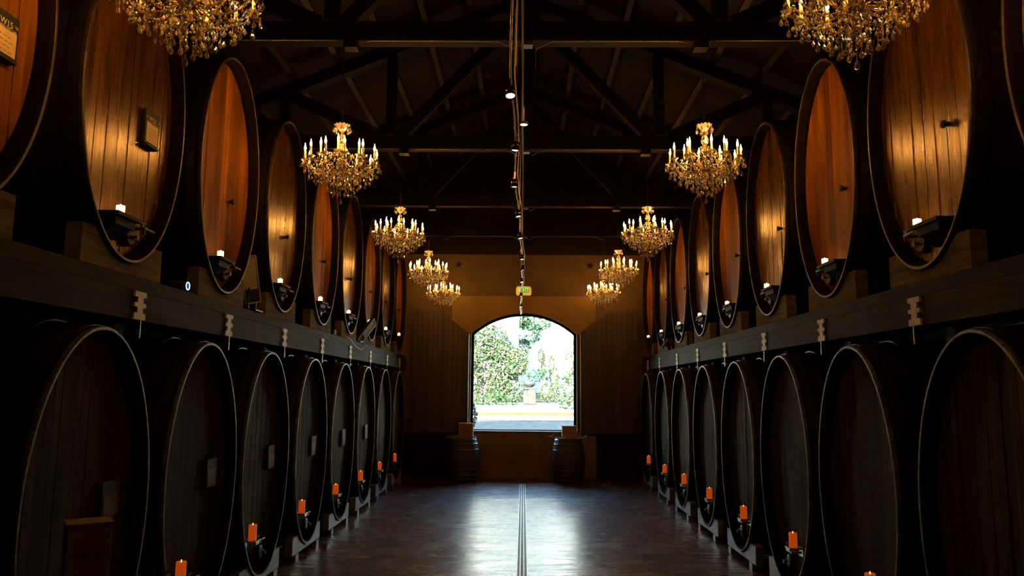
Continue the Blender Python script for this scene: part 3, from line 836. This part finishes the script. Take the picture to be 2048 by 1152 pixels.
# upper cradles: block with scooped top on the beam
def scoop(w, z0, ztop, cz, thick, half_low=None):
    """polygon (y,z): flat bottom at z0, top follows ellipse under the tank centred at cz"""
    pts = [(-w, z0), (w, z0)]
    n = 16
    for k in range(n + 1):
        y = w - 2 * w * k / n
        z = cz - (TB + .004) * math.sqrt(max(0, 1 - (y / (TA + .004)) ** 2))
        pts.append((y, min(z, ztop)))
    return pts
cr_u = MB(); cr_u.prism(scoop(.50, 0, .235, ZU - 2.662, 0), 0, .10, 'X'); cr_u_me = me_of(cr_u, 'tank_cradle', M['cradle'])
for side, ys, X in ((-1, ULy, XU_L), (1, URy, XU_R)):
    sn = 'left' if side < 0 else 'right'
    for i, y in enumerate(ys):
        o_ = obj_from('tank_cradle', cr_u_me, None, (X + (side * .145 if side > 0 else side * .045), y, 2.664))
        o_.location.x = X + (.03 if side > 0 else -.13)
        tag(o_, f'scooped wooden cradle block under the {ORD[i]} tank of the upper {sn} row', 'cradle', f'cradles under the upper {sn} tanks')
# lower cradles: plank with scooped top on two feet
cr_l = MB(); zc = ZL
cr_l.prism([(p[0], p[1]) for p in scoop(.56, .075, .27, ZL, 0)], 0, .09, 'X')
cr_l_me = me_of(cr_l, 'cradle_plank', M['cradle_blue'])
foot_me = me_of(MB().box((.045, 0, .037), (.12, .11, .074)), 'cradle_foot', M['cradle_blue'])
for side, ys, X in ((-1, LLy, XL_L), (1, RLy, XL_R)):
    sn = 'left' if side < 0 else 'right'
    for i, y in enumerate(ys):
        r = empty('tank_cradle', (X + (.02 if side > 0 else -.11), y, 0), 0, f'pale grey wooden cradle under the {ORD[i]} tank of the lower {sn} row', 'cradle', f'cradles under the lower {sn} tanks')
        obj_from('cradle_plank', cr_l_me, r)
        for d in (-.42, .42): obj_from('cradle_foot', foot_me, r, (0, d, 0))

# ---- little equipment on the beams
def flood(loc, rot, label):
    r = empty('floodlight', loc, 0, label, 'floodlight', 'floodlights on the left beam')
    h = MB(); h.box((0, 0, .25), (.05, .17, .46), bev=.006); ho = h.build('housing', M['black'], r); ho.rotation_euler = rot
    f = MB()
    for c, d in (((.03, -.08, .25), (.014, .012, .47)), ((.03, .08, .25), (.014, .012, .47)), ((.03, 0, .48), (.014, .17, .012)), ((.03, 0, .02), (.014, .17, .012))): f.box(c, d)
    f.build('front_frame', M['steel'], ho)
    g = MB(); g.box((.027, 0, .31), (.006, .145, .31)); g.build('glass_panel', M['flood_panel'], ho)
    y = MB(); y.box((0, 0, 2.670 - loc[2]), (.16, .20, .012)); y.tube([(0, .1, 2.67 - loc[2]), (0, .1, .16)], .008, 6); y.tube([(0, -.1, 2.67 - loc[2]), (0, -.1, .16)], .008, 6)
    y.build('yoke', M['iron'], r)
flood((-2.69, 7.34, 2.73), (.24, .10, -.70), 'rectangular floodlight leaning between the third and fourth upper left tanks')
flood((-2.70, 12.14, 2.664), (-.62, .35, -.3), 'tilted black floodlight between the sixth and seventh upper left tanks')
r = empty('small_speaker', (-2.68, 5.86, 2.662), 0, 'small dark cylindrical device with a glowing blue ring on the left beam', 'speaker')
MB().lathe([(.03, -.16), (.042, -.155), (.044, .0), (.036, .012)], 18, (0, 0, .05), 'X').build('housing', M['black'], r, True)
q = MB(); q.tube([(.014, .030 * math.cos(k * PI / 10), .05 + .030 * math.sin(k * PI / 10)) for k in range(20)], .0042, 6, closed=True); q.build('light_ring', M['blue_led'], r)
MB().box((-.07, 0, .004), (.12, .06, .008)).build('base', M['black'], r)
r = empty('spot_fixture', (2.68, 13.62, 2.664), 0, 'small black spot fixture on a short arm on the right beam', 'spotlight')
MB().tube([(0, 0, 0), (0, 0, .06), (-.06, -.03, .09)], .008, 6).build('arm', M['iron'], r)
q = MB(); q.box((-.09, -.05, .09), (.10, .16, .07), Matrix.Rotation(.5, 3, 'Y'), .006); q.build('lamp_head', M['iron'], r)
r = MB().box((0, 0, .035), (.10, .12, .07), bev=.004).build('power_box', M['black'], None, loc=(-2.69, 10.48, 2.664)); tag(r, 'small black power box on the left beam between fourth and fifth plates', 'power box')
r = MB().tube([(-2.635, 10.9, 2.68), (-2.60, 11.2, 2.66), (-2.595, 11.6, 2.56), (-2.595, 12.0, 2.53), (-2.60, 12.3, 2.60), (-2.66, 12.4, 2.678)], .005, 6).build('power_cable', M['steel'], None, True)
tag(r, 'thin pale cable drooping over the front of the left beam', 'cable')

# ================================================================ FLOOR DRAIN
dr = empty('floor_drain', (0, 3, 0), 0, 'long slotted metal trench drain down the centre of the floor', 'drain')
q = MB()
for x in (-.055, -.020, .020, .055): q.box((x, 5.9, .003), (.008, 14.0 - .1, .006))
q.build('drain_frame', M['steel'], dr)
q = MB(); n = 340
for i in range(n):
    y = -1.0 + i * (13.8 / n)
    q.box((0, y, .0018), (.104, .022, .0036))
q.build('drain_grate', plain('grate_metal', (.06, .065, .05), .5, .4, .2, 20), dr)
q = MB(); q.box((0, 5.9, .0006), (.118, 13.9, .0010)); q.build('drain_channel', M['black'], dr)

# ================================================================ WINE BARRELS + BOXES + VINES
def barrel():
    r = empty('wine_barrel')
    H = .90; prof = []
    for i in range(15):
        t = i / 14; prof.append((.275 + .072 * math.sin(PI * t) ** .9, H * t))
    mb = MB(); mb.lathe([(.255, .02)] + prof[0:] + [(.258, H), (.258, H - .035), (.02, H - .035)], 40); mb.build('barrel_body', M['barrel'], r, True)
    for z in (.03, .12, .24, .60 + .04, .76, .85):
        t = z / H; rr = .275 + .072 * math.sin(PI * t) ** .9; rr2 = .275 + .072 * math.sin(PI * min(1, (z + .035) / H)) ** .9
        h = MB(); h.lathe([(rr + .001, z), (rr + .005, z), (rr2 + .005, z + .035), (rr2 + .001, z + .035)], 40, cap=False); h.build('hoop', M['barrel_hoop'], r, True)
    return r
b0 = barrel(); index_children()
BL = [((-2.16, 3.92, 0), 'dark wine barrel in the near left corner carrying the printed wooden case'), ((-1.27, 16.30, 0), 'dark wine barrel under the left corner of the arched window'), ((.97, 16.30, 0), 'dark wine barrel under the right corner of the arched window')]
for i, (p, l) in enumerate(BL):
    o_ = b0 if i == 0 else copy_tree(b0); o_.location = p; o_.rotation_euler = (0, 0, i * 1.3); tag(o_, l, 'barrel', 'display barrels')
TOP = .868
def case(loc, rz, d, label, text=None, pale=False):
    r = empty('display_case', loc, rz, label, 'box')
    MB().box((0, 0, d[2] / 2), d, bev=.003).build('case_body', M['card'], r)
    MB().box((0, 0, d[2] + .006), (d[0] + .012, d[1] + .012, .012)).build('lid', M['card'], r)
    if text:
        for s_, z, sz in ((text, d[2] * .56, .036), ('R', d[2] * .80, .03)):
            cu = bpy.data.curves.new('lettering', 'FONT'); cu.body = s_; cu.size = sz; cu.align_x = 'CENTER'; cu.extrude = .0005; cu.space_character = 1.25
            t_ = bpy.data.objects.new('tmp', cu); COL.objects.link(t_)
            dg = bpy.context.evaluated_depsgraph_get(); me = bpy.data.meshes.new_from_object(t_.evaluated_get(dg)); bpy.data.objects.remove(t_)
            me.materials.append(M['ink'])
            if s_ == 'R': bpy.data.meshes.remove(me); continue
            oo = bpy.data.objects.new('lettering', me); COL.objects.link(oo); oo.parent = r; oo.location = (0, -d[1] / 2 - .001, z); oo.rotation_euler = (PI / 2, 0, 0)
    if pale:
        e = MB(); e.box((0, -d[1] / 2 - .003, d[2] + .004), (d[0], .008, .016)); e.box((d[0] / 2 + .003, -d[1] / 2 - .003, d[2] / 2), (.012, .010, d[2])); e.build('white_edging', M['card_edge'], r)
    if not text:
        e = MB(); e.box((0, -d[1] / 2 - .001, d[2] * .5), (d[0] * .6, .002, d[2] * .12)); e.build('faint_print', plain('faint_print', (.22, .12, .06), .7), r)
    return r
case((-2.21, 3.92, .866), .62, (.20, .17, .36), 'wooden wine case printed with dark capitals on the near left barrel', 'PROFILE')
case((-1.21, 16.26, .866), -.06, (.30, .12, .33), 'square brown box with white edging on the barrel left of the window', None, True)
case((.99, 16.28, .866), .05, (.31, .12, .29), 'square brown box on the barrel right of the window')
def vine(loc, rz, seed, label, L=.42):
    r_ = random.Random(seed); pts = []; rs = []
    n = 14; ph = r_.uniform(0, 6)
    for i in range(n):
        t = i / (n - 1); x = (t - .5) * L
        pts.append((x, .035 * math.sin(t * 7 + ph) + .02 * r_.uniform(-1, 1), .022 + .03 * abs(math.sin(t * 5 + ph)) + (.07 * (t - .75) / .25 if t > .75 else 0)))
        rs.append(.016 * (1 - .55 * t) + .004 * r_.random())
    mb = MB(); mb.tube(pts, rs, 7)
    for k in (3, 6, 9, 11):
        p = Vector(pts[k]); d = Vector((r_.uniform(-.5, .6), r_.uniform(-1, 1), r_.uniform(.4, 1.2))).normalized()
        q_ = [p + d * s + Vector((0, .01 * math.sin(s * 60), 0)) for s in (0, .03, .06, .095)]
        mb.tube(q_, [.009, .007, .006, .003], 6)
    o_ = mb.build('vine_branch', M['vine_wood'], None, True, loc=loc); o_.rotation_euler = (0, 0, rz)
    tag(o_, label, 'vine branch', 'twisted vine branches on the barrels')
vine((-1.46, 16.12, TOP), .2, 1, 'twisted vine branch at the left end of the left window barrel', .32)
vine((-1.04, 16.10, TOP), -.3, 2, 'twisted vine branch at the right end of the left window barrel', .30)
vine((.75, 16.10, TOP), PI - .2, 3, 'twisted vine branch hanging over the left rim of the right window barrel', .36)
vine((1.18, 16.12, TOP), .15, 4, 'twisted vine branch over the right rim of the right window barrel', .40)
vine((.97, 16.06, TOP), .05, 5, 'twisted vine branch lying in front of the box right of the window', .40)
vine((-1.93, 3.86, TOP), .9, 6, 'twisted vine branch beside the printed case in the near left corner', .34)

# ================================================================ BACK WALL THINGS
for x, sn in ((-1.50, 'left'), (1.52, 'right')):
    q = MB(); pts = []
    for k in range(10):
        a = PI / 2 + k * PI / 5; rr = .095 if k % 2 == 0 else .04; pts.append((rr * math.cos(a), rr * math.sin(a)))
    cf = q.bm.verts.new((0, -.03, 0)); cb = [q.bm.verts.new((p[0], 0, p[1])) for p in pts]
    for k in range(10): q.bm.faces.new((cf, cb[k], cb[(k + 1) % 10]))
    q.bm.faces.new(cb)
    o_ = q.build('star_anchor', M['iron'], None, loc=(x, YF - .002, 4.76)); tag(o_, f'dark five pointed iron star high on the back wall, {sn} one', 'star', 'iron wall stars')
ex = empty('exit_sign', (.0, YF - .09, 4.045), 0, 'lit green EXIT sign on a gold plate above the arched window', 'exit sign')
q = MB(); q.prism([(-.15, .0), (.15, .0), (.175, .05), (.175, .15), (.15, .205), (-.15, .205), (-.175, .15), (-.175, .05)], -.02, .02); q.build('gold_plate', M['exit_gold'], ex)
q = MB(); q.box((.0, -.024, .12), (.235, .008, .115)); q.build('green_panel', M['exit_green'], ex)
q = MB(); q.box((0, .05, .1), (.06, .06, .06)); q.box((0, 0, -.005), (.30, .03, .01)); q.build('mount', M['iron'], ex)
cu = bpy.data.curves.new('exit_letters', 'FONT'); cu.body = 'EXIT'; cu.size = .115; cu.align_x = 'CENTER'; cu.align_y = 'CENTER'; cu.extrude = .002
t_ = bpy.data.objects.new('tmp', cu); COL.objects.link(t_); dg = bpy.context.evaluated_depsgraph_get(); me = bpy.data.meshes.new_from_object(t_.evaluated_get(dg)); bpy.data.objects.remove(t_)
me.materials.append(M['exit_letter']); oo = bpy.data.objects.new('lettering', me); COL.objects.link(oo); oo.parent = ex; oo.location = (0, -.031, .12); oo.rotation_euler = (PI / 2, 0, 0)

# ================================================================ OUTSIDE
def gz(y):
    if y < 26: return .86
    if y < 29: return .86 + (y - 26) * .04
    return .98 + (y - 29) * .10
def strip(name, y0, y1, x0, x1, mat, dz=0, n=40, rough=0.0):
    mb = MB(); nx = 40 if rough else 2; g = []
    for a in range(n + 1):
        y = y0 + (y1 - y0) * a / n
        g.append([mb.bm.verts.new((x0 + (x1 - x0) * k / nx, y, gz(y) + dz + rough * noise.noise(Vector((k * 1.3, a * 1.1, 0))))) for k in range(nx + 1)])
    for a in range(n):
        for k in range(nx): mb.bm.faces.new((g[a][k], g[a][k + 1], g[a + 1][k + 1], g[a + 1][k]))
    o_ = mb.build(name, mat, normals=False); o_['kind'] = 'structure'; return o_
gm, nt, b, o = new_mat('gravel')
v_ = coords(nt); vo = N(nt, 'ShaderNodeTexVoronoi', Scale=5.0); nt.links.new(v_, vo.inputs['Vector'])
rr_ = ramp(nt, vo.outputs['Color'], [(.1, (.006, .006, .0055)), (.9, (.048, .046, .042))]); nt.links.new(rr_.outputs[0], b.inputs['Base Color']); b.inputs['Roughness'].default_value = .9
bump(nt, b, vo.outputs['Distance'], 1.0, .05)
strip('gravel_ground', 17.38, 26.6, -30, 30, gm, 0, 60)
strip('garden_path', 26.6, 33.0, -30, 30, plain('pale_path', (.42, .39, .35), .8, 0, .12, 2))
strip('lawn_ground', 33.0, 60, -30, 30, plain('garden_soil', (0.0225, 0.0315, 0.0090), .9, 0, .3, 3))
q = MB(); q.box((0, 0, .06), (4.3, .12, .13)); o_ = q.build('timber_edging', plain('orange_timber', (0.0720, 0.0270, 0.0081), .7, 0, .15, 6), None, loc=(.0, 28.6, gz(28.6))); tag(o_, 'long orange timber edging beam lying across the path outside', 'edging')
# white building, its wall stretched wide out of view to bounce sunlight indoors
bl = empty('white_building', (1.5, 37, gz(37)), 0, 'white sunlit building wall behind the garden outside the window', 'building')
wm = plain('white_wall', (.80, .78, .74), .8, 0, .05, 2)
MB().box((1.5, 1, 3.5), (44, 2, 7.4)).build('wall', wm, bl)
MB().box((-2.45, -.4, 3.5), (.62, .9, 7.6)).build('chimney_column', wm, bl)
MB().box((1.5, 1, 7.3), (45, 2.6, .25)).build('roof_edge', plain('roof_grey', (0.1350, 0.1260, 0.1170), .8), bl)
# leaves
lm, nt, b, o = new_mat('ivy_leaf')
oi = N(nt, 'ShaderNodeNewGeometry'); rl = ramp(nt, oi.outputs['Random Per Island'], [(0, (.0055, .026, .003)), (.42, (.020, .065, .008)), (.58, (.075, .105, .022)), (.74, (.20, .165, .12)), (1, (.27, .20, .18))])  # pink-white stops paint overexposed highlights onto random leaves
nt.links.new(rl.outputs[0], b.inputs['Base Color']); b.inputs['Roughness'].default_value = .45
lg_, nt, b, o = new_mat('green_leaf')
oi = N(nt, 'ShaderNodeNewGeometry'); rl = ramp(nt, oi.outputs['Random Per Island'], [(0, (0.0027, 0.0180, 0.0027)), (.6, (0.0135, 0.0540, 0.0090)), (1, (0.0540, 0.1125, 0.0270))])
nt.links.new(rl.outputs[0], b.inputs['Base Color']); b.inputs['Roughness'].default_value = .5
lo_, nt, b, o = new_mat('olive_leaf')
oi = N(nt, 'ShaderNodeNewGeometry'); rl = ramp(nt, oi.outputs['Random Per Island'], [(0, (0.0270, 0.0225, 0.0045)), (.6, (0.0630, 0.0540, 0.0158)), (1, (0.1800, 0.1530, 0.0810))])
nt.links.new(rl.outputs[0], b.inputs['Base Color']); b.inputs['Roughness'].default_value = .6
def leaf(mb, p, s, r_, face=None):
    n_ = Vector((r_.gauss(0, .7), r_.gauss(-.7, .6), r_.gauss(.35, .6))).normalized()
    u = n_.cross(Vector((r_.uniform(-1, 1), r_.uniform(-1, 1), r_.uniform(-1, 1)))).normalized(); w = n_.cross(u)
    p = Vector(p); s *= r_.uniform(.6, 1.3)
    mb.face([p - u * s, p - w * s * .55 + n_ * s * .15, p + u * s, p + w * s * .55 + n_ * s * .15])
def plant(name, blobs, mat, label, cat, s=.07, dens=120, stems=True, seed=1, group=None):
    """blobs: list of (cx,cy,cz,rx,ry,rz) leafy ellipsoids"""
    r_ = random.Random(seed)
    x0, y0, z0 = blobs[0][0], blobs[0][1], gz(blobs[0][1])
    rt = empty(name, (x0, y0, z0), 0, label, cat, group)
    mb = MB(); core = MB()
    for (cx, cy, cz, rx, ry, rz_) in blobs:
        n_ = int(dens * (rx * ry + rx * rz_ + ry * rz_) * 4)
        for _ in range(n_):
            d = Vector((r_.gauss(0, 1), r_.gauss(0, 1), r_.gauss(0, 1))).normalized() * (r_.uniform(.75, 1.05) + .12 * noise.noise(Vector((cx + _ * .01, cz, 3))))
            if d.y > .55: continue
            p = (cx - x0 + d.x * rx, cy - y0 + d.y * ry, max(.03, cz - z0 + d.z * rz_))
            leaf(mb, p, s, r_)
    mb.build('leaves', mat, rt, normals=False)
    if stems:
        st_ = MB()
        for (cx, cy, cz, rx, ry, rz_) in blobs[:6]:
            st_.tube([(cx - x0, cy - y0 + .05, 0), (cx - x0 + r_.uniform(-.1, .1), cy - y0, (cz - z0) * .6), (cx - x0, cy - y0, (cz - z0) * .7)], .006, 5)
        st_.build('stems', M['dark_wood'], rt)
    return rt
# ivy wall: garden wall carrying thick ivy
gw = MB(); gw.box((0, 0, 1.9), (3.1, .4, 3.8)); o_ = gw.build('garden_wall', plain('garden_stone', (0.2025, 0.1890, 0.1620), .85, 0, .2, 4), None, loc=(-1.75, 33.4, gz(33.4))); tag(o_, 'low stone garden wall buried under the ivy outside', 'wall')
r_ = random.Random(3); ivb = []
for i in range(30):
    x = -3.2 + 3.3 * r_.random(); z = 1.6 + 3.0 * r_.random()
    x = min(x, -.35); lim = 4.55 if x < -1.15 else 3.9 - (x + 1.15) * .5
    if z > lim: z = lim - .2
    ivb.append((x, 32.9, z, .55, .35, .45))
plant('ivy', ivb, lm, 'dense sunlit ivy with blown pink highlights painted on its leaves covering the garden wall', 'ivy', .062, 190, True, 5)
plant('hedge', [(-3.0 + i * .42, 32.0, 1.50, .34, .3, .26) for i in range(7)], lg_, 'low green hedge along the foot of the ivy wall', 'hedge', .06, 100, True, 6)
plant('tree', [(.1, 35.2, 4.6, .75, .5, .6), (-.25, 35.0, 5.3, .6, .5, .6), (.55, 35.3, 5.2, .8, .5, .55), (.0, 35.0, 3.9, .35, .3, .4), (-.6, 35, 5.9, 1.0, .6, .6), (.9, 35.3, 6.2, 1.0, .6, .6)], lg_, 'green tree crown between the white column and the white wall', 'tree', .065, 190, True, 8)
plant('tree', [(-2.6, 35.6, 4.9, .9, .5, .55), (-1.9, 35.6, 4.95, .5, .5, .5)], lg_, 'green tree top behind the ivy at the upper left of the window', 'tree', .065, 160, True, 9)
plant('climbing_vine', [(.86, 35.7, 3.5, .16, .15, .35), (.95, 35.7, 3.0, .1, .15, .5)], lo_, 'olive climbing plant on the white wall, left strand', 'climbing plant', .045, 700, True, 10)
plant('climbing_vine', [(1.35, 35.7, 3.1, .14, .15, .5), (1.45, 35.7, 2.5, .2, .15, .6), (1.4, 35.6, 1.9, .2, .15, .4)], lo_, 'olive climbing plant on the white wall, middle strand', 'climbing plant', .045, 600, True, 11)
plant('climbing_vine', [(2.15, 35.6, 3.0, .25, .15, .8), (2.35, 35.6, 2.3, .35, .15, .7), (2.3, 35.6, 3.9, .15, .15, .4)], lo_, 'olive climbing plant at the right side of the window view', 'climbing plant', .05, 320, True, 12)
plant('flowering_bush', [(1.12, 32.6, 1.85, .42, .4, .45), (1.5, 32.3, 1.8, .4, .4, .4)], lm, 'pale flowering bush right of the stone niche', 'bush', .055, 260, True, 13)
plant('flowering_bush', [(1.85, 31.0, 1.45, .45, .4, .45), (2.25, 31.0, 1.5, .45, .4, .6), (2.7, 31, 1.5, .5, .4, .6)], lm, 'pale flowering bush spilling onto the path at the right', 'bush', .055, 260, True, 14)
plant('green_bush', [(.55, 32.9, 2.55, .36, .35, .28), (.95, 33.2, 2.7, .3, .3, .3)], lg_, 'dark green bush growing over the stone niche', 'bush', .07, 130, True, 15)
plant('green_bush', [(1.7, 33.4, 2.35, .3, .3, .25), (2.15, 33.4, 2.4, .35, .3, .3)], lg_, 'dark green bush under the olive climbers', 'bush', .07, 90, True, 16)
plant('small_shrub', [(-1.40, 19.5, 1.25, .22, .2, .38)], lg_, 'small green shrub just outside the left window jamb', 'shrub', .04, 700, True, 17)
nc = empty('stone_niche', (.28, 32.3, gz(32.3)), 0, 'grey stone pedestal fountain at the middle of the garden bed', 'fountain')
sm_ = plain('niche_stone', (0.0450, 0.0414, 0.0383), .85, 0, .3, 7, .4)
MB().box((0, 0, .30), (.55, .4, .60), bev=.03).build('pedestal', sm_, nc)
MB().box((0, 0, .68), (.68, .5, .08), bev=.02).build('ledge', sm_, nc)
MB().lathe([(.12, .72), (.24, .84), (.26, .90), (.22, .92)], 16).build('basin', sm_, nc)

# ================================================================ LIGHTS
w = bpy.data.worlds.new('World'); SC.world = w; w.use_nodes = True
bg = w.node_tree.nodes['Background']; bg.inputs[0].default_value = (.36, .63, 1.0, 1); bg.inputs[1].default_value = 10.5
sun = bpy.data.lights.new('sun', 'SUN'); sun.energy = 52; sun.angle = .009; sun.color = (1, .93, .74)
so = bpy.data.objects.new('sun', sun); COL.objects.link(so)
so.rotation_euler = Vector((-.28, -1.0, .66)).to_track_quat('Z', 'Y').to_euler()

# ================================================================ CAMERA
cam = bpy.data.cameras.new('camera'); co = bpy.data.objects.new('camera', cam); COL.objects.link(co)
cam.sensor_width = 36; cam.lens = 1500 / 2048 * 36; cam.clip_end = 300
Rv = Vector((.99985803, .01463123, .00835707)); Uv = Vector((-.00630803, -.13487673, .99084231)); Fv = Vector((-.01562442, .99075436, .13476529))
mt = Matrix((Rv, Uv, -Fv)).transposed().to_4x4(); mt.translation = (0, 0, 1.9158)
co.matrix_world = mt
SC.camera = co
SC.view_settings.view_transform = 'Standard'; SC.view_settings.look = 'None'
SC.view_settings.exposure = 0; SC.view_settings.gamma = 1; SC.view_settings.use_curve_mapping = False
cy = SC.cycles
cy.max_bounces = 8; cy.diffuse_bounces = 3; cy.glossy_bounces = 3; cy.transmission_bounces = 6; cy.transparent_max_bounces = 8
cy.sample_clamp_indirect = 10.0; cy.caustics_reflective = False; cy.caustics_refractive = False
cy.use_denoising = True
